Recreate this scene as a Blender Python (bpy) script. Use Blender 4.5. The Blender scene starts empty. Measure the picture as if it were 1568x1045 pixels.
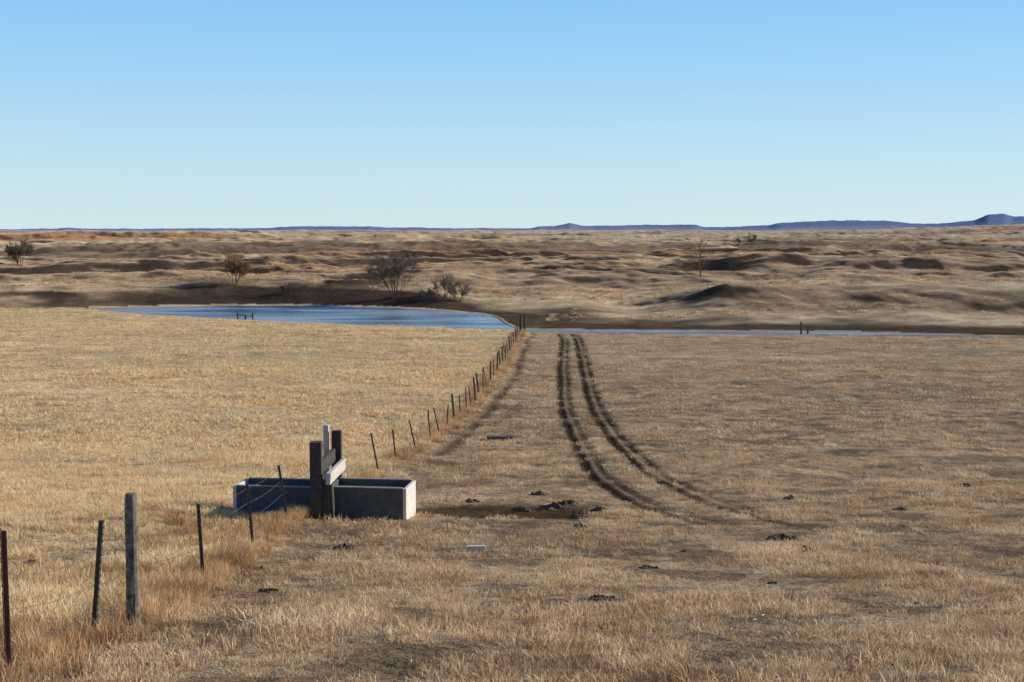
import bpy, math, random, time
import numpy as np
from mathutils import Vector, Matrix
T0=time.time()
rng=np.random.default_rng(7); random.seed(7)
EYE=10.5
scene=bpy.context.scene
# ------------------------------------------------------------ noise
def _h(ix,iy,seed):
    n=ix.astype(np.uint32)*np.uint32(374761393)+iy.astype(np.uint32)*np.uint32(668265263)+np.uint32((seed*982451653)&0xFFFFFFFF)
    n=(n^(n>>np.uint32(13)))*np.uint32(1274126177)
    n=n^(n>>np.uint32(16))
    return (n>>np.uint32(8)).astype(np.float32)/np.float32(16777215.0)
def vn(x,y,seed=0):
    ix=np.floor(x);iy=np.floor(y);fx=(x-ix).astype(np.float32);fy=(y-iy).astype(np.float32)
    ix=ix.astype(np.int64);iy=iy.astype(np.int64)
    fx=fx*fx*fx*(fx*(fx*6-15)+10);fy=fy*fy*fy*(fy*(fy*6-15)+10)
    a=_h(ix,iy,seed);b=_h(ix+1,iy,seed);c=_h(ix,iy+1,seed);d=_h(ix+1,iy+1,seed)
    return (a*(1-fx)+b*fx)*(1-fy)+(c*(1-fx)+d*fx)*fy
def fbm(x,y,s,o=4,seed=0):
    t=0;a=.5;n=0;c,si=math.cos(.6),math.sin(.6)
    x=np.asarray(x,float)/s;y=np.asarray(y,float)/s
    for i in range(o):
        t=t+a*(vn(x,y,seed+i*17)*2-1);n+=a;a*=.5
        x,y=(x*c-y*si)*2.03+5.1,(x*si+y*c)*2.03+1.7
    return t/n
def ss(a,b,x):
    t=np.clip((x-a)/(b-a),0,1);return t*t*(3-2*t)
def sub(mask,fn,*arrs):
    out=np.zeros(mask.shape)
    if mask.any(): out[mask]=fn(*[a[mask] for a in arrs])
    return out
def curve(px,py,x0,x1,st,win):
    g=np.arange(x0,x1,st);v=np.interp(g,px,py);k=np.hanning(win);k/=k.sum()
    return g,np.convolve(np.pad(v,win//2,mode='edge'),k,'valid')
# ------------------------------------------------------------ terrain
_py=[-400,-50,0,6,12,15.2,21,26.6,32,46,57,73,98,138,160,200,500]
_ph=[1.0,1.2,1.75,2.75,3.90,4.30,5.36,6.06,6.60,8.0,8.68,9.15,9.42,9.93,10.15,10.25,10.25]
_gy,_gh=curve(_py,_ph,-400,500,.5,13)
_nx,_nv=curve([-400,-56,-44,-30,-13,-2,3,15,34,44,52,400],[195,188,175,164.5,154,147.5,146,143.5,142,139.5,138,120],-400,400,.5,9)
_fx,_fv=curve([-400,-60,-52,-40,-28,-16,-9,-4,-1.8,-.8,.5,5,15,34,40,44,52,400],[196,189,193,198,197,192,186,178,172,158,151,149.8,148.3,146.8,144,142.5,138.5,121],-400,400,.5,5)
SH=np.stack([np.linspace(-80,75,320),np.interp(np.linspace(-80,75,320),_fx,_fv)],1)
_t=np.linspace(-5,3,80);SH=np.concatenate([SH,np.stack([_t,np.interp(_t,_fx,_fv)],1)])
def nearc(x): return np.interp(x,_nx,_nv)
def farc(x): return np.interp(x,_fx,_fv)
FX=[(-4.4,5),(-4.28,12),(-4.2,14),(-4.12,15.2),(-4.62,21),(-4.9,26.6),(-5.0,32),(-4.75,38),(-4.3,46),(-3.3,57),(-1.95,75),(-.6,98),(.95,138)]
def fencex(y): return np.interp(y,[p[1] for p in FX],[p[0] for p in FX])
PL=curve([29,33,37,43.5,51,58.5,66,73.5,98,130],[4.9,3.75,3.1,2.62,2.55,2.55,2.48,2.5,3.3,4.6],20,142,.5,19)
PR=curve([22,25,28,33,38,44.5,51,58.5,66,73.5,98,130],[8.4,7.6,6.7,5.6,4.95,4.5,4.28,4.13,4.02,4.05,4.75,5.85],20,142,.5,19)
def _ruts(x,y,wd=.17):
    out=0
    for P,offs in ((PL,((0,1.0),(.48,.62))),(PR,((0,1.0),(.52,.7)))):
        cx=np.interp(y,P[0],P[1])+.08*fbm(y,y*0,4,3,3)
        sl=np.interp(y+.5,P[0],P[1])-np.interp(y-.5,P[0],P[1]);cs=1/np.sqrt(1+sl*sl)
        for o,st in offs: out=np.maximum(out,st*np.exp(-((x-cx-o)*cs/wd)**2))
    return out*(.6+.4*ss(33,46,y))*ss(26,35,y)*(1-ss(139,143,y))*(.85+.5*fbm(x,y,1.2,3,4))
def ruts(x,y,wd=.17): return sub((y>21)&(y<143)&(np.abs(x)<13),lambda a,b:_ruts(a,b,wd),x,y)
def _cow(x,y):
    cx=fencex(y)+1.05+.35*fbm(y,y*0,7,3,9)
    return np.exp(-((x-cx)/.28)**2)*ss(44,54,y)*(1-ss(134,140,y))*(.8+.9*fbm(x,y,1.6,3,19))
def cowpath(x,y): return sub((y>42)&(y<141)&(np.abs(x)<9),_cow,x,y)
def _mud(x,y):
    e=((x-.1)/2.7)**2+((y-34.4)/2.0)**2
    return 1-ss(.55,1.15,e+.6*fbm(x,y,.9,3,5))
def mud(x,y): return sub((y>28)&(y<41)&(np.abs(x)<6),_mud,x,y)
def _tr(x,y):
    d=x-fencex(y)
    t=np.exp(-((d-1.0)/.75)**2)*ss(9,13,y)*(1-ss(40,50,y))+.8*np.exp(-(((x+2)/4.5)**2+((y-30.5)/3.2)**2))
    return np.clip(t,0,1)*ss(-.15,.25,fbm(x,y,1.2,4,14)+.12)
def trample(x,y): return sub((y>7)&(y<52)&(np.abs(x)<12),_tr,x,y)
def hills(x,y):
    w1=ss(200,240,y);w2=ss(270,520,y);w3=ss(900,2600,y)
    wx=x+18*fbm(x,y,60,2,70);wy=y+18*fbm(x,y,60,2,71)
    an=1-3*np.abs(fbm(wx*.28,wy,42,4,21))
    gu=1-3.2*np.abs(fbm(wx,wy*.8,30,4,26))
    z=w1*(1.45*an+.85*gu+1.4*fbm(x,y,90,3,30)+.8*fbm(x,y,11,4,31)-1.1)
    z=z+w2*(2.8*(1-3*np.abs(fbm(wx*.3,wy,115,5,24)))+3.2*fbm(x*.6,y,230,4,22)+1.6*(1-3*np.abs(fbm(wx,wy,90,4,27)))-1.5)
    z=z+w3*(16*fbm(x*.5,y,800,5,23)-3)
    z=z+22*np.exp(-(((x-850)/420)**2+((y-1900)/400)**2))
    z=z+5*np.exp(-(((x+210)/160)**2+((y-900)/90)**2))
    z=z+3.4*np.exp(-(((x+178)/16)**2+((y-980)/40)**2))*(1+.6*fbm(x,y,9,3,64))
    z=z+1.7*ss(19,27,x+2*fbm(x,y,12,2,61))*np.exp(-((y-184)/13)**2)*(1-.5*ss(60,110,x))
    z=z-1.0*np.exp(-((x-16)/5)**2)*np.exp(-((y-184)/18)**2)
    z=z+2.8*ss(74,88,x+5*fbm(x,y,18,2,62))*np.exp(-((y-256)/16)**2)
    z=z+2.4*ss(40,60,x+5*fbm(x,y,18,2,63))*np.exp(-((y-330)/25)**2)*(1-ss(90,140,x))
    z=z+1.0*np.exp(-((y-214)/8)**2)*(1-ss(-14,-2,x))*ss(-64,-40,x)
    m=ss(6000,8200,y)*(1-ss(10500,12500,y))
    if (m>0).any():
        b=x/np.maximum(y,1)
        prof=14*ss(-.05,.3,fbm(b*30,y*0,1.6,3,55))+np.interp(b,[-.5,-.17,-.155,-.12,-.1,-.08,.03,.04,.05,.15,.22,.24,.30,.325,.333,.345,.352,.37,.5],[10,12,24,26,26,14,14,30,14,18,36,38,42,60,94,96,74,66,70])
        z=z+m*(prof+6*fbm(x,y,500,4,56))
    return z
def wobf(x,y): return sub((y>90)&(y<240),lambda a,b:fbm(a,b,7,3,41)*.8,x,y)
def _dist(a,b):
    out=np.empty(len(a))
    for s in range(0,len(a),20000):
        dx=a[s:s+20000,None]-SH[None,:,0];dy=b[s:s+20000,None]-SH[None,:,1]
        out[s:s+20000]=np.sqrt((dx*dx+dy*dy).min(1))
    return out
def farprof(x,y):
    sf=y-farc(x)-wobf(x,y)*1.2
    m=(sf>0)&(np.abs(x)<70)&(y<270)
    d=sub(m,_dist,x,y)
    w=np.maximum(ss(55,68,np.abs(x)),ss(240,268,y))
    dd=d*(1-w)+np.maximum(sf,0)*w
    return np.where(m,np.maximum(np.minimum(dd,np.maximum(sf,0)),.01),sf)
def zf(x,y,fp=None):
    x=np.asarray(x,float);y=np.asarray(y,float)
    base=np.interp(y,_gy,_gh)
    sl=np.clip(-x-6,0,40)
    base=base-.006*sl*ss(20,60,y)*(1-ss(110,150,y))-.25*ss(5.5,8,-x)*ss(24,30,y)*(1-ss(38,50,y))
    base=base+.1*np.clip(x,0,50)/50*ss(60,130,y)+.27*ss(1.5,6,x)*ss(112,136,y)
    base=base-(.04+.1*ss(26,34,y))*np.exp(-((x-fencex(y))/.7)**2)*(1-ss(136,141,y))
    nm=y<215
    base=base-sub(nm,lambda a,b:fbm(a,b,3.0,3,11)*.05+fbm(a,b,14,3,12)*.14*ss(18,40,b),x,y)
    wob=wobf(x,y);ne=nearc(x)+wob;fa=farc(x)+wob*1.2
    mid=np.minimum(y-ne,fa-y)
    hin=10.44+np.clip((mid)*.14,0,1.2)
    sn=ne-y
    sf=farprof(x,y) if fp is None else fp
    hn=10.44+(base-10.44)*ss(0,9,sn)
    F_=sf>0
    def far(a,b,s):
        sm=s*(1+.5*fbm(a,b,22,3,42))
        pl=np.interp(sm,[0,1.5,5,10,18,60,100],[10.44,10.2,9.5,8.6,8.15,7.9,7.8])
        pr=np.interp(sm,[0,4,12,24,38,60,100],[10.44,10.3,10.05,9.5,8.7,8.1,7.9])
        w=ss(-16,-3,a);p=pl*(1-w)+pr*w
        return np.minimum(p-fbm(a,b,9,4,43)*.45*ss(3,25,s)-hills(a,b),10.46+0*a)
    hf=sub(F_,far,x,y,sf)
    h=np.where(sn>0,hn,np.where(F_,hf,hin))
    return EYE-h-.09*ruts(x,y)-.05*cowpath(x,y)-.04*mud(x,y)
def zz(x,y): return float(zf(np.array([x]),np.array([y]))[0])

def mesh_np(name,co,faces,mats=(),smooth=False):
    me=bpy.data.meshes.new(name)
    co=np.asarray(co,np.float32);faces=np.asarray(faces,np.int32);k=faces.shape[1]
    me.vertices.add(len(co));me.vertices.foreach_set('co',co.ravel())
    me.loops.add(faces.size);me.loops.foreach_set('vertex_index',faces.ravel())
    me.polygons.add(len(faces));me.polygons.foreach_set('loop_start',np.arange(0,faces.size,k,dtype=np.int32))
    me.update(calc_edges=True)
    me.polygons.foreach_set('use_smooth',np.full(len(faces),smooth))
    for m in mats: me.materials.append(m)
    return me
def obj(name,me,parent=None,loc=None):
    o=bpy.data.objects.new(name,me);scene.collection.objects.link(o)
    if parent: o.parent=parent
    if loc: o.location=loc
    return o
# ------------------------------------------------------------ materials
def newmat(name):
    m=bpy.data.materials.new(name);m.use_nodes=True;nt=m.node_tree;nt.nodes.clear()
    out=nt.nodes.new('ShaderNodeOutputMaterial');return m,nt,out
def N(nt,t,**k):
    n=nt.nodes.new(t)
    for a,b in k.items():
        if a in n.inputs: n.inputs[a].default_value=b
        else: setattr(n,a,b)
    return n
def simple(name,c1,c2,scale=6,rough=.85,bump=.3,metal=0,dist=.01):
    m,nt,out=newmat(name);L=nt.links.new
    tc=N(nt,'ShaderNodeTexCoord');no=N(nt,'ShaderNodeTexNoise');no.inputs['Scale'].default_value=scale;no.inputs['Detail'].default_value=8
    no.inputs['Roughness'].default_value=.7
    L(tc.outputs['Object'],no.inputs['Vector'])
    r=N(nt,'ShaderNodeValToRGB');r.color_ramp.elements[0].position=.35;r.color_ramp.elements[1].position=.65
    r.color_ramp.elements[0].color=(*c1,1);r.color_ramp.elements[1].color=(*c2,1)
    L(no.outputs['Fac'],r.inputs['Fac'])
    b=N(nt,'ShaderNodeBsdfPrincipled');b.inputs['Roughness'].default_value=rough;b.inputs['Metallic'].default_value=metal
    L(r.outputs['Color'],b.inputs['Base Color'])
    bp=N(nt,'ShaderNodeBump');bp.inputs['Strength'].default_value=bump;bp.inputs['Distance'].default_value=dist
    L(no.outputs['Fac'],bp.inputs['Height']);L(bp.outputs['Normal'],b.inputs['Normal'])
    L(b.outputs['BSDF'],out.inputs['Surface']);return m
def grassmat(name,ca,cb,cc,trans=.3,sc=(.35,.6,.5)):
    m,nt,out=newmat(name);L=nt.links.new
    g=N(nt,'ShaderNodeNewGeometry');oi=N(nt,'ShaderNodeObjectInfo')
    mp=N(nt,'ShaderNodeMapping');mp.inputs['Scale'].default_value=sc
    L(g.outputs['Position'],mp.inputs['Vector'])
    n1=N(nt,'ShaderNodeTexNoise');n1.inputs['Scale'].default_value=1.0;n1.inputs['Detail'].default_value=5;n1.inputs['Roughness'].default_value=.7
    L(mp.outputs['Vector'],n1.inputs['Vector'])
    r=N(nt,'ShaderNodeValToRGB');e=r.color_ramp.elements
    e[0].position=.36;e[0].color=(*ca,1);e[1].position=.64;e[1].color=(*cc,1)
    x=e.new(.5);x.color=(*cb,1)
    ad=N(nt,'ShaderNodeMath',operation='MULTIPLY_ADD');ad.inputs[1].default_value=.26;ad.inputs[2].default_value=-.13
    L(oi.outputs['Random'],ad.inputs[0])
    a2=N(nt,'ShaderNodeMath',operation='ADD');L(ad.outputs[0],a2.inputs[0]);L(n1.outputs['Fac'],a2.inputs[1]);L(a2.outputs[0],r.inputs['Fac'])
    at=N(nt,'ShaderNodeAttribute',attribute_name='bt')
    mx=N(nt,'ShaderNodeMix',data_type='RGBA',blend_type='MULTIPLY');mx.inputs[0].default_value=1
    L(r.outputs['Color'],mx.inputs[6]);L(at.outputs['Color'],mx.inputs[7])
    d=N(nt,'ShaderNodeBsdfDiffuse');t=N(nt,'ShaderNodeBsdfTranslucent');ms=N(nt,'ShaderNodeMixShader');ms.inputs[0].default_value=trans
    L(mx.outputs[2],d.inputs['Color']);L(mx.outputs[2],t.inputs['Color']);L(d.outputs[0],ms.inputs[1]);L(t.outputs[0],ms.inputs[2])
    L(ms.outputs[0],out.inputs['Surface']);return m
# ------------------------------------------------------------ ground sheet
dense=np.radians(np.arange(-26,26.001,.07))
side=np.radians(np.concatenate([np.arange(27,60,1.5),np.arange(60,181,5.0)]))
bear=np.concatenate([-side[::-1],dense,side[:-1]])
rows=[.4,1.2,2,3,4,5,6,7,8,9,10,11]
r=11.5
while r<146: rows.append(r); r*=1.008
while r<215: rows.append(r); r+=.8
while r<450: rows.append(r); r+=1.3
while r<15000: rows.append(r); r*=1.009
rows=np.array(rows)
B,R=np.meshgrid(bear,rows)
X=R*np.sin(B);Y=R*np.cos(B)
X=X.ravel();Y=Y.ravel();nr,nc=B.shape
FP=farprof(X,Y);Z=zf(X,Y,FP)
print('terrain',nr*nc,time.time()-T0)
co=np.stack([X,Y,Z],-1)
i=np.arange((nr-1))[:,None]*nc+np.arange(nc)[None,:]
j=np.arange((nr-1))[:,None]*nc+(np.arange(nc)[None,:]+1)%nc
F=np.stack([i,j,j+nc,i+nc],-1).reshape(-1,4)
Zg=Z.reshape(nr,nc)
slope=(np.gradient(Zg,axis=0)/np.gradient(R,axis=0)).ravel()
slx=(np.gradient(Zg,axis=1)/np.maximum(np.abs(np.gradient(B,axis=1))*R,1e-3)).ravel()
def mix(a,b,t): return a*(1-t[...,None])+np.array(b)*t[...,None]
C=np.zeros((len(X),3))
def nearcol(X,Y):
    rightc=np.array([.60,.42,.25]);leftc=np.array([.82,.58,.33])
    lw=1-ss(-.4,.4,X-fencex(Y))
    C=rightc*(1-lw[...,None])+leftc*lw[...,None]
    C=C*(1+.35*fbm(X,Y,2.2,4,80))[...,None]*(1+.25*fbm(X*.5,Y,9,4,81))[...,None]
    C=mix(C,[.25,.16,.10],.75*ss(.06,.38,fbm(X*.7,Y,.8,4,82))*(1-.8*lw)*(1-ss(70,120,Y)))
    C=mix(C,[.24,.15,.085],lw*(1-ss(20,32,Y))*.8)
    C=mix(C,[.21,.135,.085],trample(X,Y)*.75)
    C=mix(C,[.05,.033,.022],np.clip(ruts(X,Y,.22)*1.5,0,1)*.93)
    C=mix(C,[.14,.09,.055],np.clip(cowpath(X,Y)*1.3,0,1)*.85)
    C=mix(C,[.11,.07,.038],mud(X,Y)*.95)
    nearm=nearc(X)-Y
    return mix(C,[.14,.10,.07],np.exp(-(nearm/1.0)**2)*.7)
def farcol(X,Y,far,slope,slx):
    hcol=np.ones(X.shape+(3,))*np.array([.88,.63,.37])
    hcol=mix(hcol,[.68,.47,.28],ss(-.05,.35,fbm(X*.4,Y,60,4,93))*.7)
    hcol=mix(hcol,[.68,.31,.13],ss(.0,.28,fbm(X*.35,Y,90,4,90))*ss(230,320,Y)*.9)
    hcol=mix(hcol,[.40,.26,.16],ss(.0,.25,fbm(X*.5,Y,9,4,94))*.5*ss(5,20,far)*(1-ss(500,1200,Y)))
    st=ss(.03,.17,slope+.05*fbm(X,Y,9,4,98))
    hcol=mix(hcol,[.37,.23,.14],st*.72)  # slopes rising away from the camera: shade painted into the colour
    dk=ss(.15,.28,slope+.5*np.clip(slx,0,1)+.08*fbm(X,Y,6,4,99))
    hcol=mix(hcol,[.07,.048,.036],dk*.85)  # steep camera-facing and left-facing slopes: deep shade painted in
    hcol=mix(hcol,[.22,.14,.09],ss(.18,.38,fbm(X*.22,Y,110,5,97))*ss(230,420,Y)*.7)
    hcol=hcol*(1+.4*fbm(X,Y,4,3,95))[...,None]
    bankn=fbm(X,Y,10,4,96);w=ss(-10,-1,X)
    lim=(3.5+5*ss(-62,-44,X))*(1-w)+11*w
    bk=(1-ss(lim*.4,lim*1.4,far+9*bankn))
    hcol=mix(hcol,[.075,.05,.036],bk*.92*(.55+.45*ss(-60,-42,X)))  # dark bank soil and mud, with the bank's shade put into the colour
    sc=np.exp(-(((X+29)/14)**2+((Y-210)/7)**2))*ss(-.2,.2,fbm(X,Y,5,3,92)+.15)
    hcol=mix(hcol,[.03,.03,.02],sc)
    hcol=mix(hcol,[.06,.05,.045],np.exp(-(((X+178)/18)**2+((Y-975)/36)**2))*.9)
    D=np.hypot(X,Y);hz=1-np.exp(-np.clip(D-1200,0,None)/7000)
    hcol=mix(hcol,[.30,.36,.48],hz*.9)  # aerial haze painted into the ground colour by distance
    return mix(hcol,[.12,.21,.40],ss(6000,7500,Y)*.8)  # blue of the farthest hills is painted haze too
nmask=FP<.5
C[nmask]=nearcol(X[nmask],Y[nmask])
fm=~nmask
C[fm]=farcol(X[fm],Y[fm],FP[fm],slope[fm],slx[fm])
C=np.clip(C,.01,.92)
print('colours',time.time()-T0)
gm,nt,out=newmat('dry_prairie_ground');L=nt.links.new
at=N(nt,'ShaderNodeAttribute',attribute_name='gcol');g=N(nt,'ShaderNodeNewGeometry')
n1=N(nt,'ShaderNodeTexNoise');n1.inputs['Scale'].default_value=7;n1.inputs['Detail'].default_value=7;n1.inputs['Roughness'].default_value=.75
L(g.outputs['Position'],n1.inputs['Vector'])
n2=N(nt,'ShaderNodeTexNoise');n2.inputs['Scale'].default_value=.3;n2.inputs['Detail'].default_value=8;n2.inputs['Roughness'].default_value=.75;L(g.outputs['Position'],n2.inputs['Vector'])
r1=N(nt,'ShaderNodeMapRange');r1.inputs[1].default_value=.3;r1.inputs[2].default_value=.7;r1.inputs[3].default_value=.55;r1.inputs[4].default_value=1.45;L(n1.outputs['Fac'],r1.inputs[0])
r2=N(nt,'ShaderNodeMapRange');r2.inputs[1].default_value=.3;r2.inputs[2].default_value=.7;r2.inputs[3].default_value=.6;r2.inputs[4].default_value=1.4;L(n2.outputs['Fac'],r2.inputs[0])
mm=N(nt,'ShaderNodeMath',operation='MULTIPLY');L(r1.outputs[0],mm.inputs[0]);L(r2.outputs[0],mm.inputs[1])
vm=N(nt,'ShaderNodeVectorMath',operation='SCALE');L(at.outputs['Color'],vm.inputs[0]);L(mm.outputs[0],vm.inputs['Scale'])
bs=N(nt,'ShaderNodeBsdfDiffuse');bs.inputs['Roughness'].default_value=.6;L(vm.outputs[0],bs.inputs['Color'])
b1=N(nt,'ShaderNodeBump');b1.inputs['Strength'].default_value=.8;b1.inputs['Distance'].default_value=.05;L(n1.outputs['Fac'],b1.inputs['Height'])
b2=N(nt,'ShaderNodeBump');b2.inputs['Strength'].default_value=.8;b2.inputs['Distance'].default_value=1.1;L(n2.outputs['Fac'],b2.inputs['Height']);L(b1.outputs['Normal'],b2.inputs['Normal'])
L(b2.outputs['Normal'],bs.inputs['Normal']);L(bs.outputs[0],out.inputs['Surface'])
me=mesh_np('ground',co,F[:, ::-1],[gm],True)
a=me.color_attributes.new('gcol','FLOAT_COLOR','POINT')
a.data.foreach_set('color',np.concatenate([C,np.ones((nr*nc,1))],1).astype(np.float32).ravel())
obj('ground',me)
print('ground',time.time()-T0)
# ------------------------------------------------------------ pond
wm,nt,out=newmat('pond_water');L=nt.links.new
g=N(nt,'ShaderNodeNewGeometry')
mp=N(nt,'ShaderNodeMapping');mp.inputs['Scale'].default_value=(.9,.45,1);L(g.outputs['Position'],mp.inputs['Vector'])
n1=N(nt,'ShaderNodeTexNoise');n1.inputs['Scale'].default_value=2.2;n1.inputs['Detail'].default_value=5;L(mp.outputs['Vector'],n1.inputs['Vector'])
mp2=N(nt,'ShaderNodeMapping');mp2.inputs['Scale'].default_value=(.05,.16,1);L(g.outputs['Position'],mp2.inputs['Vector'])
n2=N(nt,'ShaderNodeTexNoise');n2.inputs['Scale'].default_value=1;n2.inputs['Detail'].default_value=6;L(mp2.outputs['Vector'],n2.inputs['Vector'])
rr=N(nt,'ShaderNodeValToRGB');rr.color_ramp.elements[0].position=.42;rr.color_ramp.elements[0].color=(.03,.07,.14,1);rr.color_ramp.elements[1].position=.58;rr.color_ramp.elements[1].color=(.30,.33,.37,1)
L(n2.outputs['Fac'],rr.inputs['Fac'])
bp=N(nt,'ShaderNodeBump');bp.inputs['Strength'].default_value=1;bp.inputs['Distance'].default_value=.2;L(n1.outputs['Fac'],bp.inputs['Height'])
p=N(nt,'ShaderNodeBsdfPrincipled');p.inputs['Roughness'].default_value=.25;p.inputs['IOR'].default_value=1.27;L(rr.outputs['Color'],p.inputs['Base Color']);L(bp.outputs['Normal'],p.inputs['Normal'])
L(p.outputs[0],out.inputs['Surface'])
xs=np.linspace(-64,56,160);v=[];f=[]
for k,x in enumerate(xs):
    v+= [(x,float(nearc(x))-2,0),(x,float(farc(x))+2,0)]
    if k: f.append((2*k-2,2*k,2*k+1,2*k-1))
obj('pond_water',mesh_np('pond_water',v,f,[wm]))
# ------------------------------------------------------------ grass
def tuft(name,mat,nb,hmin,hmax,rad,lean,width):
    V=[];Fa=[];T=[]
    for k in range(nb):
        a=random.uniform(0,6.283);rr=rad*math.sqrt(random.random())
        bx,by=math.cos(a)*rr,math.sin(a)*rr
        h=random.uniform(hmin,hmax);l=random.uniform(.1,lean)*h;da=a+random.gauss(0,.9)
        dx,dy=math.cos(da)*l,math.sin(da)*l
        wa=random.uniform(0,6.283);w=width*random.uniform(.6,1.3);wx_,wy_=math.cos(wa)*w,math.sin(wa)*w
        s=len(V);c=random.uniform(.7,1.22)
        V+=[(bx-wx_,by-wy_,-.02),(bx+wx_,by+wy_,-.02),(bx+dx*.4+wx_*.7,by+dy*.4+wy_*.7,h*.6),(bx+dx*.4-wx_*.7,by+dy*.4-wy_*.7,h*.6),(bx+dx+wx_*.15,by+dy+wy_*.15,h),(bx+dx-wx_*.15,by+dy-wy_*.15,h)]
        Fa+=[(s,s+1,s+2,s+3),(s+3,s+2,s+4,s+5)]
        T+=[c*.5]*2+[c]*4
    me=mesh_np(name,V,Fa,[mat])
    at=me.color_attributes.new('bt','FLOAT_COLOR','POINT')
    t=np.array(T,np.float32);at.data.foreach_set('color',np.stack([t,t,t,np.ones_like(t)],1).ravel())
    return bpy.data.objects.new(name,me)
def scatter(name,tufts,pts,scl,seed,nfar=0,yfar=55):
    col=bpy.data.collections.new(name+'_tufts')
    for t in tufts: col.objects.link(t)
    pts=np.asarray(pts,np.float32)
    n=len(pts);me=bpy.data.meshes.new(name);me.vertices.add(n);me.vertices.foreach_set('co',pts.ravel())
    r=np.random.default_rng(seed)
    rot=np.stack([r.normal(0,.12,n),r.normal(0,.12,n),r.uniform(0,6.283,n)],1).astype(np.float32)
    nn=len(tufts)-nfar
    ix=r.integers(0,nn,n)
    if nfar: ix=np.where(pts[:,1]>yfar,nn+r.integers(0,nfar,n),ix)
    me.attributes.new('rot','FLOAT_VECTOR','POINT').data.foreach_set('vector',rot.ravel())
    me.attributes.new('scl','FLOAT_VECTOR','POINT').data.foreach_set('vector',np.asarray(scl,np.float32).ravel())
    me.attributes.new('idx','INT','POINT').data.foreach_set('value',ix.astype(np.int32))
    o=obj(name,me)
    ng=bpy.data.node_groups.new(name,'GeometryNodeTree')
    ng.interface.new_socket('Geometry',in_out='INPUT',socket_type='NodeSocketGeometry');ng.interface.new_socket('Geometry',in_out='OUTPUT',socket_type='NodeSocketGeometry')
    gi=ng.nodes.new('NodeGroupInput');go=ng.nodes.new('NodeGroupOutput')
    ci=ng.nodes.new('GeometryNodeCollectionInfo');ci.inputs['Collection'].default_value=col;ci.inputs['Separate Children'].default_value=True;ci.inputs['Reset Children'].default_value=True
    ip=ng.nodes.new('GeometryNodeInstanceOnPoints');ip.inputs['Pick Instance'].default_value=True
    def na(nm,dt):
        q=ng.nodes.new('GeometryNodeInputNamedAttribute');q.data_type=dt;q.inputs['Name'].default_value=nm
        return [s for s in q.outputs if s.enabled and s.name=='Attribute'][0]
    L=ng.links.new
    L(gi.outputs[0],ip.inputs['Points']);L(ci.outputs[0],ip.inputs['Instance']);L(na('idx','INT'),ip.inputs['Instance Index'])
    L(na('rot','FLOAT_VECTOR'),ip.inputs['Rotation']);L(na('scl','FLOAT_VECTOR'),ip.inputs['Scale'])
    L(ip.outputs[0],go.inputs[0])
    m=o.modifiers.new('instances','NODES');m.node_group=ng
    print(name,n);return o
mR=grassmat('dry_grass_grazed',(.44,.28,.16),(.80,.56,.33),(.96,.75,.48))
mL=grassmat('dry_grass_golden',(.84,.57,.30),(.97,.73,.41),(.98,.81,.50))
mF=grassmat('dry_grass_tall',(.40,.24,.12),(.68,.43,.22),(.86,.60,.34))
mH=grassmat('dry_grass_hills',(.46,.29,.16),(.80,.56,.32),(.92,.68,.40),.3,(.05,.12,.1))
def band(bands,seed,xmax=.40):
    r=np.random.default_rng(seed);P=[];S=[]
    for y0,y1,dens,sh,sv in bands:
        area=xmax*(y1*y1-y0*y0)+6*(y1-y0);n=int(area*dens)
        y=np.sqrt(r.uniform(y0*y0,y1*y1,n));x=r.uniform(-1,1,n)*(xmax*y+3)
        k=r.uniform(.7,1.35,n)
        P.append(np.stack([x,y],1));S.append(np.stack([sh*k,sh*k,sv*k*r.uniform(.8,1.25,n)],1))
    return np.concatenate(P),np.concatenate(S)
BN=[(8,20,58,1,.85),(20,35,40,1.1,.88),(35,60,20,1.35,1.0),(60,100,9,1.8,1.05),(100,196,3.5,2.4,1.0)]
def tankmask(x,y): return ~((x>-6.7)&(x<-2.2)&(y>31.9)&(y<34.1))
P,S=band(BN,1)
x,y=P[:,0],P[:,1]
rlim=np.where(y>60,.2,.25)
ok0=(ruts(x,y,.23)<rlim)&(cowpath(x,y)<np.where(y>60,.22,.35))&(mud(x,y)<.2)&(y<nearc(x)-1.2+wobf(x,y))&tankmask(x,y)
ok0&=np.random.default_rng(8).uniform(0,1,len(x))>trample(x,y)*.85
fd=x-fencex(y)
pn=fbm(x*.7,y,.8,4,82)
rt=ok0&(fd>.1);pr=.48-1.9*pn+.6*fbm(x,y,7,3,83)
rt&=np.random.default_rng(5).uniform(0,1,len(x))<np.clip(pr,.1,1)
lf=ok0&(fd<=.1)
lf&=np.random.default_rng(6).uniform(0,1,len(x))<np.clip(.75+1.2*fbm(x*.5,y,1.5,3,86),.25,1)
lf&=~((y<24)&(fd>-.6))
lf&=(y>26)|(fbm(x,y,1.6,3,87)>-.12)
def mk(sel,boost):
    z=zf(x[sel],y[sel],np.full(sel.sum(),-5.0));s=S[sel].copy()*boost[sel][:,None]
    return np.stack([x[sel],y[sel],z],1),s
tR=[tuft('grazed_tuft_%d'%k,mR,28,.02,.085,.12,1.6,.0042) for k in range(8)]+[tuft('grazed_tuft_sparse_%d'%k,mR,15,.03,.085,.13,1.2,.008) for k in range(4)]
tL=[tuft('golden_tuft_%d'%k,mL,30,.05,.14,.14,1.0,.0045) for k in range(8)]+[tuft('golden_tuft_sparse_%d'%k,mL,15,.06,.13,.14,.9,.009) for k in range(4)]
tF=[tuft('tall_tuft_%d'%k,mF,34,.10,.30,.10,.6,.0042) for k in range(7)]
tH=[tuft('hill_tuft_%d'%k,mH,26,.05,.16,.2,.9,.014) for k in range(6)]
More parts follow.
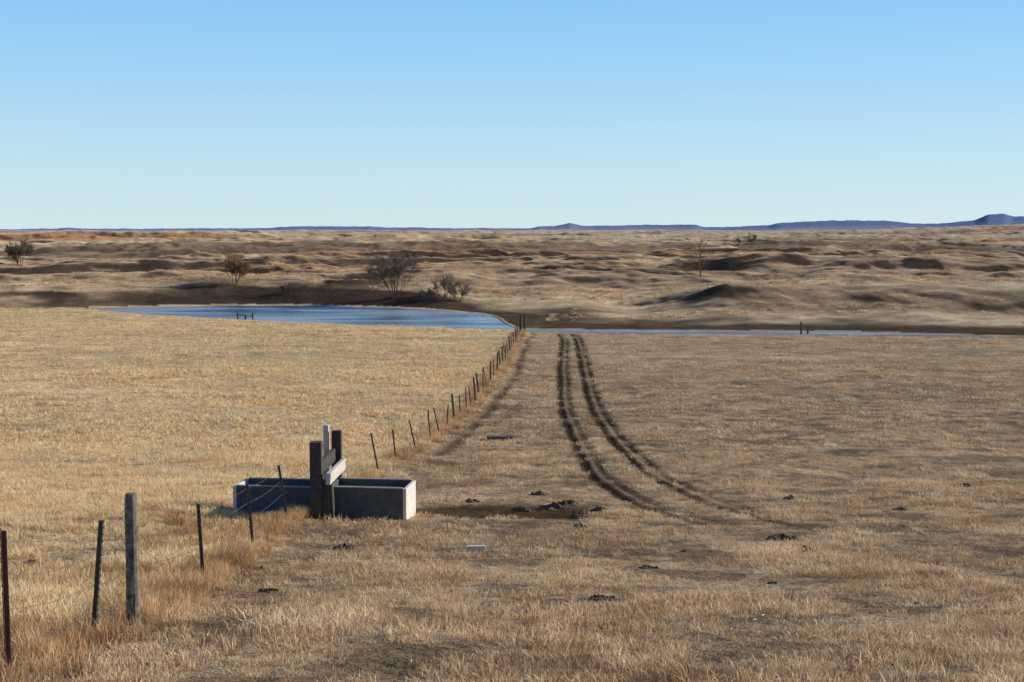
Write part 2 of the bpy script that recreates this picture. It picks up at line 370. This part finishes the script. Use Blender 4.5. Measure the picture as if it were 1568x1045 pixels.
bR=1+.5*fbm(x,y,3,3,84)-.5*pn;bL=1+.6*fbm(x*.5,y,3,3,85)
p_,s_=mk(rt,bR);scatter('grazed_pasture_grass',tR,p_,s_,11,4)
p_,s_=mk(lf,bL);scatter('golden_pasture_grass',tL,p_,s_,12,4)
r=np.random.default_rng(33)
y_=np.concatenate([r.uniform(8,40,1500),r.uniform(40,138,3000)]);x_=fencex(y_)+r.normal(0,.28,len(y_))-.15
xa=-4.7-np.abs(r.normal(0,2.6,1500));ya=r.uniform(10,32,1500);c=fbm(xa,ya,1.6,3,60)>.04;x_=np.concatenate([x_,xa[c]]);y_=np.concatenate([y_,ya[c]])
# rank growth banked against the shaded front of the tank
xb=r.uniform(-6.4,-4.6,260);yb=31.75+r.normal(0,.22,260)-.0*xb;x_=np.concatenate([x_,xb]);y_=np.concatenate([y_,yb])
k=tankmask(x_,y_)&(np.hypot(x_+4.12,(y_-15.0))>.3);x_,y_=x_[k],y_[k]
kk=r.uniform(.4,1.0,len(x_))*(1+.6*fbm(x_,y_,1.5,2,61));kw=np.where(y_>60,1.7,1.0)
scatter('fence_line_tall_grass',tF,np.stack([x_,y_,zf(x_,y_)],1),np.stack([kk*kw,kk*kw,kk],1),13)
P2,S2=band([(146,240,.6,2.2,1.5),(240,420,.14,3.2,1.8)],3)
x2,y2=P2[:,0],P2[:,1];fp=farprof(x2,y2);k=(fp>5)&(np.random.default_rng(2).uniform(0,1,len(x2))<np.clip(.5+2.2*fbm(x2*.4,y2,12,3,88),.0,1))
k&=~((fp<15)&(np.random.default_rng(4).uniform(0,1,len(x2))<.7))
x2,y2,S2,fp=x2[k],y2[k],S2[k],fp[k]
z2=zf(x2,y2,fp);e_=1.5
sl2=(zf(x2,y2+e_)-zf(x2,y2-e_))/(2*e_)+.5*np.clip((zf(x2+e_,y2)-zf(x2-e_,y2))/(2*e_),0,1)
k=sl2<.15;x2,y2,S2,z2=x2[k],y2[k],S2[k],z2[k]
scatter('hillside_bunch_grass',tH,np.stack([x2,y2,z2],1),S2,14)
print('grass',time.time()-T0)
# ------------------------------------------------------------ builders
def prism(V,Fa,p0,p1,r0,r1,n=6,cap=True):
    p0=Vector(p0);p1=Vector(p1);d=(p1-p0).normalized();a=d.orthogonal().normalized();b=d.cross(a)
    s=len(V)
    for p,r in ((p0,r0),(p1,r1)):
        for k in range(n):
            t=2*math.pi*k/n;V.append(tuple(p+a*math.cos(t)*r+b*math.sin(t)*r))
    for k in range(n): Fa.append([s+k,s+(k+1)%n,s+n+(k+1)%n,s+n+k])
    if cap: Fa.append([s+n+k for k in range(n)]);Fa.append([s+k for k in range(n)][::-1])
def pymesh(name,V,Fa,mats,smooth=False):
    me=bpy.data.meshes.new(name);me.from_pydata(V,[],Fa);me.update()
    for m in mats: me.materials.append(m)
    return me
def boxm(V,Fa,c,sx,sy,sz,M=None,jit=0):
    s=len(V);M=M or Matrix.Identity(3);c=Vector(c)
    for dx,dy,dz in ((-1,-1,-1),(1,-1,-1),(1,1,-1),(-1,1,-1),(-1,-1,1),(1,-1,1),(1,1,1),(-1,1,1)):
        V.append(tuple(c+M@Vector((dx*sx/2+random.uniform(-jit,jit),dy*sy/2+random.uniform(-jit,jit),dz*sz/2+random.uniform(-jit,jit)))))
    for q in ((0,3,2,1),(4,5,6,7),(0,1,5,4),(1,2,6,5),(2,3,7,6),(3,0,4,7)): Fa.append([s+k for k in q])
def bev(o,w=.012,seg=2):
    m=o.modifiers.new('bevel','BEVEL');m.width=w;m.segments=seg;m.limit_method='ANGLE'
wood=simple('weathered_wood',(.05,.045,.035),(.24,.21,.16),14,.9,.6)
wood2=simple('dark_timber',(.03,.024,.02),(.085,.07,.055),10,.9,.6)
plankm=simple('pale_plank',(.42,.39,.34),(.66,.61,.53),9,.85,.4)
steel=simple('t_post_steel',(.03,.035,.035),(.09,.085,.075),30,.6,.2,.3)
rust=simple('rusty_t_post',(.07,.03,.02),(.16,.06,.035),30,.8,.3)
wirem=simple('barbed_wire_steel',(.10,.08,.065),(.25,.21,.18),20,.6,.1,.5)
# ------------------------------------------------------------ fence
fence=bpy.data.objects.new('barbed_wire_fence',None);scene.collection.objects.link(fence)
def tpost(x,y,h,lx,ly,m):
    z=zz(x,y);V=[];Fa=[]
    ax=Vector((lx,ly,math.sqrt(max(.1,1-lx*lx-ly*ly))))
    rot=ax.to_track_quat('Z','Y').to_matrix()
    b=Vector((x,y,z-.1))
    boxm(V,Fa,b+ax*(h/2+.05),.009,.040,h+.1,rot)
    boxm(V,Fa,b+ax*(h/2+.05)+rot@Vector((.0,-.024,0)),.044,.008,h+.1,rot)
    for k in range(int(h/.07)): boxm(V,Fa,b+ax*(.2+k*.07)+rot@Vector((0,-.032,0)),.018,.009,.02,rot)
    boxm(V,Fa,b+ax*.09+rot@Vector((0,-.02,0)),.11,.005,.1,rot)
    obj('t_post',pymesh('t_post',V,Fa,[m]),fence)
    return b,ax,h+.1
def wpost(x,y,h,rad,lx=0,ly=0,m=wood):
    z=zz(x,y);V=[];Fa=[];b=Vector((x,y,z-.15));ax=Vector((lx,ly,1)).normalized();n=12
    for ri,t in enumerate((0,.1,.35,.6,.8,.95,1)):
        rr=rad*(1.05-.1*t)*(1 if t<1 else .82)*random.uniform(.96,1.04)
        for k in range(n):
            a=2*math.pi*k/n;V.append(tuple(b+ax*(t*(h+.15))+Vector((math.cos(a)*rr*random.uniform(.95,1.05),math.sin(a)*rr*random.uniform(.95,1.05),0))))
        if ri:
            s=(ri-1)*n
            for k in range(n): Fa.append([s+k,s+(k+1)%n,s+n+(k+1)%n,s+n+k])
    Fa.append([6*n+k for k in range(n)])
    obj('wood_post',pymesh('wood_post',V,Fa,[m]),fence)
    return b,ax,h+.15
posts=[]
posts.append(tpost(-4.35,7.2,1.3,0,0,steel))
posts.append(tpost(-4.33,12.0,1.28,-.01,.0,rust))
posts.append(tpost(-4.22,14.0,1.22,.09,.0,steel))
posts.append(wpost(-4.12,15.2,1.45,.074))
posts.append(tpost(-4.62,21.0,1.2,-.05,0,steel))
posts.append(tpost(-4.9,26.6,1.2,-.08,0,steel))
posts.append(tpost(-4.98,31.2,1.22,-.14,0,steel))
posts.append(tpost(-4.85,37.0,1.15,-.12,0,steel))
posts.append(tpost(-4.3,45.5,1.25,-.18,0,steel))
posts.append(tpost(-4.02,49.0,1.1,-.1,0,steel))
posts.append(tpost(-3.6,53.0,1.15,-.2,0,steel))
posts.append(tpost(-3.28,57.0,1.25,-.08,0,rust))
yy=60
while yy<135:
    xx=float(fencex(yy))
    if random.random()<.25: posts.append(wpost(xx,yy,random.uniform(1.1,1.3),.05,random.uniform(-.14,.06),0,wood2))
    else: posts.append(tpost(xx,yy,random.uniform(1.0,1.25),random.uniform(-.22,.06),0,random.choice([steel,rust,rust])))
    yy+=random.uniform(2.2,3.2)
posts.append(wpost(.85,137,1.6,.14,0,0,wood2));posts.append(wpost(1.25,139,1.75,.13,0,0,wood2))
V=[];Fa=[]
for fr in (.28,.5,.72,.93):
    for (b0,a0,h0),(b1,a1,h1) in zip(posts[:-1],posts[1:]):
        p0=b0+a0*(h0*fr);p1=b1+a1*(h1*fr);Ls=(p1-p0).length
        seg=4;q=[]
        for k in range(seg+1):
            t=k/seg;pp=p0.lerp(p1,t);pp.z-=.05*4*t*(1-t)*random.uniform(.7,1.3);pp.x-=.03;q.append(pp)
        for u,w in zip(q[:-1],q[1:]): prism(V,Fa,u,w,.0028,.0028,4,False)
        if b0.y<45:
            nb=int(Ls/.13)
            for k in range(nb):
                t=k/nb;pp=p0.lerp(p1,t);pp.z-=.05*4*t*(1-t);pp.x-=.03
                d=Vector((random.uniform(-1,1),random.uniform(-.4,.4),random.uniform(-1,1))).normalized()*.018
                prism(V,Fa,pp-d,pp+d,.0018,.001,3,False)
obj('barbed_wire',pymesh('barbed_wire',V,Fa,[wirem]),fence)
# ------------------------------------------------------------ stock tank (two bays either side of the fence guard)
conc=simple('tank_metal',(.055,.055,.052),(.115,.11,.10),5,.8,.3)
concb=simple('tank_metal_blue',(.05,.06,.075),(.10,.115,.14),5,.8,.3)
pale=simple('tank_end_concrete_lit',(.52,.48,.41),(.74,.70,.62),6,.85,.3)  # concrete ends coloured pale to carry their sunlit look against the shaded front
rimm=simple('tank_rim_lit',(.24,.22,.19),(.42,.39,.33),7,.8,.3)  # rim paler than the walls: light on the edge put into the colour
tw=simple('trough_water',(.05,.06,.06),(.08,.09,.085),3,.35,.05)
tank=bpy.data.objects.new('stock_tank',None);scene.collection.objects.link(tank)
ang=math.radians(-7);M=Matrix.Rotation(ang,3,'Z')
ux=M@Vector((1,0,0));uy=M@Vector((0,1,0))
FR=Vector((-2.42,32.2,EYE-6.70))
def wall(name,c,sx,sy,sz,mat,jit=0,parent=tank,rot=M,bw=.01):
    V=[];Fa=[];boxm(V,Fa,(0,0,0),sx,sy,sz,rot,jit)
    o=obj(name,pymesh(name,V,Fa,[mat]),parent,tuple(c));bev(o,bw);return o
up=Vector((0,0,1));sink=.3
def bay(pre,corner,Lt,Wt,Ht,tt,body,endR,endL,fill):
    Cn=corner-ux*(Lt/2)+uy*(Wt/2)
    wall(pre+'front_wall',Cn-uy*(Wt/2-tt/2)+up*((Ht-sink)/2),Lt-.164,tt,Ht+sink,body)
    wall(pre+'back_wall',Cn+uy*(Wt/2-tt/2)+up*((Ht-sink)/2),Lt-.164,tt,Ht+sink,body)
    wall(pre+'right_end_wall',Cn+ux*(Lt/2-.04)+up*((Ht-sink)/2),.08,Wt+.01,Ht+sink+.01,endR)
    wall(pre+'left_end_wall',Cn-ux*(Lt/2-.04)+up*((Ht-sink)/2),.08,Wt+.01,Ht+sink+.01,endL)
    wall(pre+'floor',Cn+up*.05,Lt-.17,Wt-2*tt-.01,.08,body)
    wall(pre+'front_rim',Cn-uy*(Wt/2-tt/2+.012)+up*(Ht+.016),Lt-.166,tt+.03,.03,rimm)
    wall(pre+'back_rim',Cn+uy*(Wt/2-tt/2+.012)+up*(Ht+.016),Lt-.166,tt+.03,.03,rimm)
    wall(pre+'water_surface',Cn+up*(Ht*fill),Lt-.17,Wt-2*tt-.01,.01,tw,bw=.001)
bay('right_bay_',FR,1.92,1.15,.78,.06,conc,pale,conc,.84)
bay('left_bay_',FR-ux*2.02+uy*.12,2.12,1.0,.74,.05,concb,concb,pale,.8)
guard=bpy.data.objects.new('timber_tank_guard',None);scene.collection.objects.link(guard)
def gp(name,x,y,w,d,zb,zt,mat,rz=0,lean=0,jit=.008):
    c=Vector((x,y,(zb+zt)/2));R_=Matrix.Rotation(rz,3,'Z')@Matrix.Rotation(lean,3,'Y')
    return wall(name,c,w,d,zt-zb,mat,jit,guard,R_)
zg=EYE-6.55
gp('front_post',-4.43,31.85,.27,.24,zg-.3,zg+1.78,wood2)
gp('front_block',-4.17,31.93,.24,.3,zg-.3,zg+.80,wood2,0,-.05)
gp('rear_post',-4.24,34.1,.24,.22,zg-.3,zg+1.72,wood2)
gp('rear_post_inner',-4.50,34.16,.12,.2,zg-.3,zg+1.84,plankm)
def beam(name,p0,p1,w,t,mat,roll=0):
    p0=Vector(p0);p1=Vector(p1);d=p1-p0;R_=(d.to_track_quat('Y','Z').to_matrix())@Matrix.Rotation(roll,3,'Y')
    wall(name,(p0+p1)/2,w,d.length,t,mat,.006,guard,R_)
beam('cross_plank',(-4.14,31.7,zg+.95),(-4.06,33.95,zg+.93),.10,.27,plankm,.05)
beam('upper_rail',(-4.36,31.98,zg+1.15),(-4.30,34.0,zg+1.15),.10,.30,wood2)
# ------------------------------------------------------------ dung, lumber in the pasture
dungm=simple('dung',(.06,.04,.026),(.15,.10,.062),20,.9,.8)
pale2=simple('bleached_wood',(.50,.42,.31),(.74,.65,.50),12,.8,.3)
def lump(name,x,y,rx,ry,h,mat,seed):
    rx*=.85;ry*=.85;h*=.75
    rr=np.random.default_rng(seed);n=18;m=7;Fa=[]
    A_,T_=np.meshgrid(np.arange(m+1)/m*math.pi/2,2*math.pi*np.arange(n)/n,indexing='ij')
    q=1+.6*fbm(np.cos(T_)*2+seed,np.sin(T_)*2+A_,.8,3,seed)
    px=x+rx*np.cos(A_)*q*np.cos(T_);py=y+ry*np.cos(A_)*q*np.sin(T_)
    z0=zz(x,y);pz=zf(px.ravel(),py.ravel()).reshape(px.shape)-z0-.02+h*np.sin(A_)*q**1.5*(1+.15*rr.normal(size=px.shape))
    for a in range(m):
        o=a*n
        for b in range(n): Fa.append([o+b,o+(b+1)%n,o+n+(b+1)%n,o+n+b])
    V=np.stack([px-x,py-y,pz],-1).reshape(-1,3).tolist();Fa.append([m*n+b for b in range(n)])
    return obj(name,pymesh(name,V,Fa,[mat]),None,(x,y,z0))
D=[(-3.2,26.8,.3,.24,.12),(-4.1,23,.2,.15,.1),(-3.4,19.9,.24,.14,.07),(1.15,18.8,.3,.1,.09),(2.1,19.8,.14,.12,.09),(2.3,23.6,.2,.13,.07),
(5.4,28,.28,.2,.12),(5.5,26.2,.2,.15,.1),(.75,38.5,.3,.24,.12),(1.0,35.2,.5,.28,.16),(1.7,33.6,.3,.22,.15),(.2,34.6,.3,.16,.1),(2.1,34.9,.3,.2,.12),(1.4,36,.3,.2,.14),(1.6,32.6,.3,.2,.12),(1.05,15.2,.16,.1,.08),
(-.45,24,.28,.07,.04),(1.5,30.5,.2,.16,.12),(7.5,38,.24,.2,.1),(13.5,42,.35,.22,.12),(9.4,34,.22,.17,.09),(4.0,21.5,.12,.1,.06),(6.8,22.8,.14,.1,.06),(-1.0,36.5,.26,.2,.1),
(6.5,15,.15,.1,.06),(12,24,.2,.16,.1),(-1.6,30,.2,.14,.07),(8.2,19,.16,.12,.07),(-8.2,24,.25,.2,.1),(3.2,26,.15,.1,.06),(5.2,18,.1,.08,.05)]
for k,(a_,b_,c_,d_,e_) in enumerate(D): lump('cow_dung',a_,b_,c_,d_,e_,dungm,100+k)
wall('wood_block',Vector((-.68,26.3,zz(-.68,26.3)+.06)),.34,.14,.09,pale2,.012,None,Matrix.Rotation(.1,3,'Z'))
wall('flat_board',Vector((-.5,58.5,zz(-.5,58.5)+.12)),1.1,.5,.08,wood2,.01,None,Matrix.Rotation(.05,3,'Z'))
V=[];Fa=[];r=np.random.default_rng(91)
yy_=np.sqrt(r.uniform(121,900,160));xx_=r.uniform(-.1,.42,160)*yy_;zl=zf(xx_,yy_)
for x0,y0,z0 in zip(xx_,yy_,zl):
    if x0<fencex(y0)+.5: continue
    l=r.uniform(.006,.018)
    boxm(V,Fa,(x0,y0,z0+.02),l*3,l*1.2,l*.7,Matrix.Rotation(r.uniform(0,3),3,'Z')@Matrix.Rotation(r.normal(0,.4),3,'X'),l*.2)
obj('straw_litter',pymesh('straw_litter',V,Fa,[pale2]))
# ------------------------------------------------------------ bare trees and shrubs
bark=simple('bare_bark',(.12,.085,.06),(.22,.16,.115),4,.9,.3)
barkr=simple('reddish_twigs',(.20,.115,.06),(.32,.19,.105),4,.9,.3)
barkd=simple('dark_bush_twigs',(.06,.047,.035),(.12,.09,.065),4,.9,.3)
def tree(name,x,y,H,stems,spread,levels,seed,mat,r0=.07,tw=.012,kids=5,lo=.45,hi=.6):
    rd=random.Random(seed);V=[];Fa=[]
    def br(p,d,l,r,lev):
        n=3;q=p
        for s in range(n):
            d=(d+Vector((rd.gauss(0,.13),rd.gauss(0,.13),rd.gauss(.06,.08)))).normalized()
            e=q+d*(l/n);ra=r*(1-.22*s);rb=r*(1-.22*(s+1))
            prism(V,Fa,q,e,max(ra,tw),max(rb,tw*.8),4 if lev<2 else 3,False)
            if lev<levels:
                for c in range(kids if s>0 else 1):
                    if rd.random()<.6:
                        a=rd.uniform(0,6.28);o=d.orthogonal().normalized();o.rotate(Matrix.Rotation(a,3,d))
                        dd=(d*rd.uniform(.7,1.2)+o*rd.uniform(.3,.75)).normalized()
                        br(e.copy(),dd,l*rd.uniform(.42,.68),rb*.6,lev+1)
            q=e
    for s in range(stems):
        a=rd.uniform(0,6.28);t=spread*(math.sqrt(rd.random()) if stems>1 else .1)
        d=Vector((math.cos(a)*t,math.sin(a)*t,1)).normalized()
        br(Vector((math.cos(a)*.3,math.sin(a)*.3,-.1)),d,H*rd.uniform(lo,hi),r0,0)
    return obj(name,pymesh(name,V,Fa,[mat]),None,(x,y,zz(x,y)))
tree('bare_tree',-16.2,197,6.4,10,.65,3,3,bark,.09,.017,5)
tree('bare_shrub',-40.5,208,4.4,11,.40,3,4,barkr,.05,.017,5)
tree('bare_shrub',-9.6,196,3.2,10,.8,2,5,bark,.05,.022,6)
tree('bare_shrub',-7.4,194,2.8,9,.9,2,15,bark,.05,.022,6)
tree('bare_shrub',-11.5,194,1.8,9,.9,2,17,bark,.05,.022,6)
tree('bare_shrub',-32,203,1.5,8,1.0,2,16,barkd,.04,.02,6)
tree('bare_tree',30.5,230,5.4,2,.12,2,8,barkr,.12,.04,3,.7,.8)
tree('bare_tree',-113,327,5.4,9,.55,3,9,barkd,.10,.034,5)
for k,(a_,b_,h_) in enumerate([(-22,420,2.2),(95,600,4),(102,606,4.6),(52,480,2.2),(82,272,1.4)]):
    tree('distant_shrub',a_,b_,h_,7,.6,2,30+k,barkd,.09,.035,5)
def stake_set(name,lst,rails=()):
    V=[];Fa=[]
    for (a_,b_,h_,lx) in lst: prism(V,Fa,(a_,b_,-.3),(a_+lx,b_,h_),.10,.085,7)
    for p0,p1 in rails: prism(V,Fa,p0,p1,.05,.05,5)
    obj(name,pymesh(name,V,Fa,[wood2]))
stake_set('wood_rail_remains',[(-32.2,167,.9,-.1),(-31.5,167.4,.5,.1),(-30.6,167.5,.75,0)],[((-32.3,166.9,.55),(-30.5,167.3,.3))])
stake_set('channel_post',[(29.2,143.3,1.25,0),(29.9,143.5,.8,.05)])
# ------------------------------------------------------------ light, sky, camera
EL=24;AZ=13
sd=Vector((math.cos(math.radians(EL))*math.cos(math.radians(AZ)),math.cos(math.radians(EL))*math.sin(math.radians(AZ)),math.sin(math.radians(EL))))
ld=bpy.data.lights.new('sun','SUN');ld.energy=5;ld.angle=math.radians(.5);ld.color=(1,.94,.81)
lo=bpy.data.objects.new('sun',ld);scene.collection.objects.link(lo);lo.rotation_euler=sd.to_track_quat('Z','Y').to_euler()
w=bpy.data.worlds.new('World');scene.world=w;w.use_nodes=True;nt=w.node_tree;nt.nodes.clear();L=nt.links.new
sk=nt.nodes.new('ShaderNodeTexSky');sk.sky_type='NISHITA';sk.sun_disc=False;sk.sun_elevation=math.radians(EL);sk.sun_rotation=math.radians(90-AZ)
sk.air_density=1.0;sk.dust_density=0.0;sk.ozone_density=3.0;sk.altitude=600
tc=nt.nodes.new('ShaderNodeTexCoord');sx=nt.nodes.new('ShaderNodeSeparateXYZ');L(tc.outputs['Generated'],sx.inputs[0])
rp=nt.nodes.new('ShaderNodeValToRGB');e=rp.color_ramp.elements
e[0].position=0;e[0].color=(.61,.80,.88,1);e[1].position=1;e[1].color=(.03,.08,.24,1)
for p_,c_ in ((.04,(.55,.78,.90)),(.10,(.38,.69,.96)),(.165,(.25,.59,.98)),(.32,(.09,.22,.50))):
    q=e.new(p_);q.color=(*c_,1)
L(sx.outputs['Z'],rp.inputs['Fac'])
sc=nt.nodes.new('ShaderNodeVectorMath');sc.operation='SCALE';sc.inputs['Scale'].default_value=1/.12;L(rp.outputs['Color'],sc.inputs[0])
mx=nt.nodes.new('ShaderNodeMix');mx.data_type='RGBA';mx.inputs[0].default_value=.85;L(sk.outputs[0],mx.inputs[6]);L(sc.outputs[0],mx.inputs[7])
bg=nt.nodes.new('ShaderNodeBackground');bg.inputs['Strength'].default_value=.12
wo=nt.nodes.new('ShaderNodeOutputWorld');L(mx.outputs[2],bg.inputs[0]);L(bg.outputs[0],wo.inputs[0])
cd=bpy.data.cameras.new('camera');cd.sensor_width=36;cd.lens=50;cd.clip_start=.1;cd.clip_end=30000
cam=bpy.data.objects.new('camera',cd);scene.collection.objects.link(cam);cam.location=(0,0,EYE);cam.rotation_euler=(math.radians(90-4.47),0,0)
scene.camera=cam
scene.view_settings.view_transform='Standard';scene.view_settings.look='None';scene.view_settings.exposure=0
print('total',time.time()-T0)
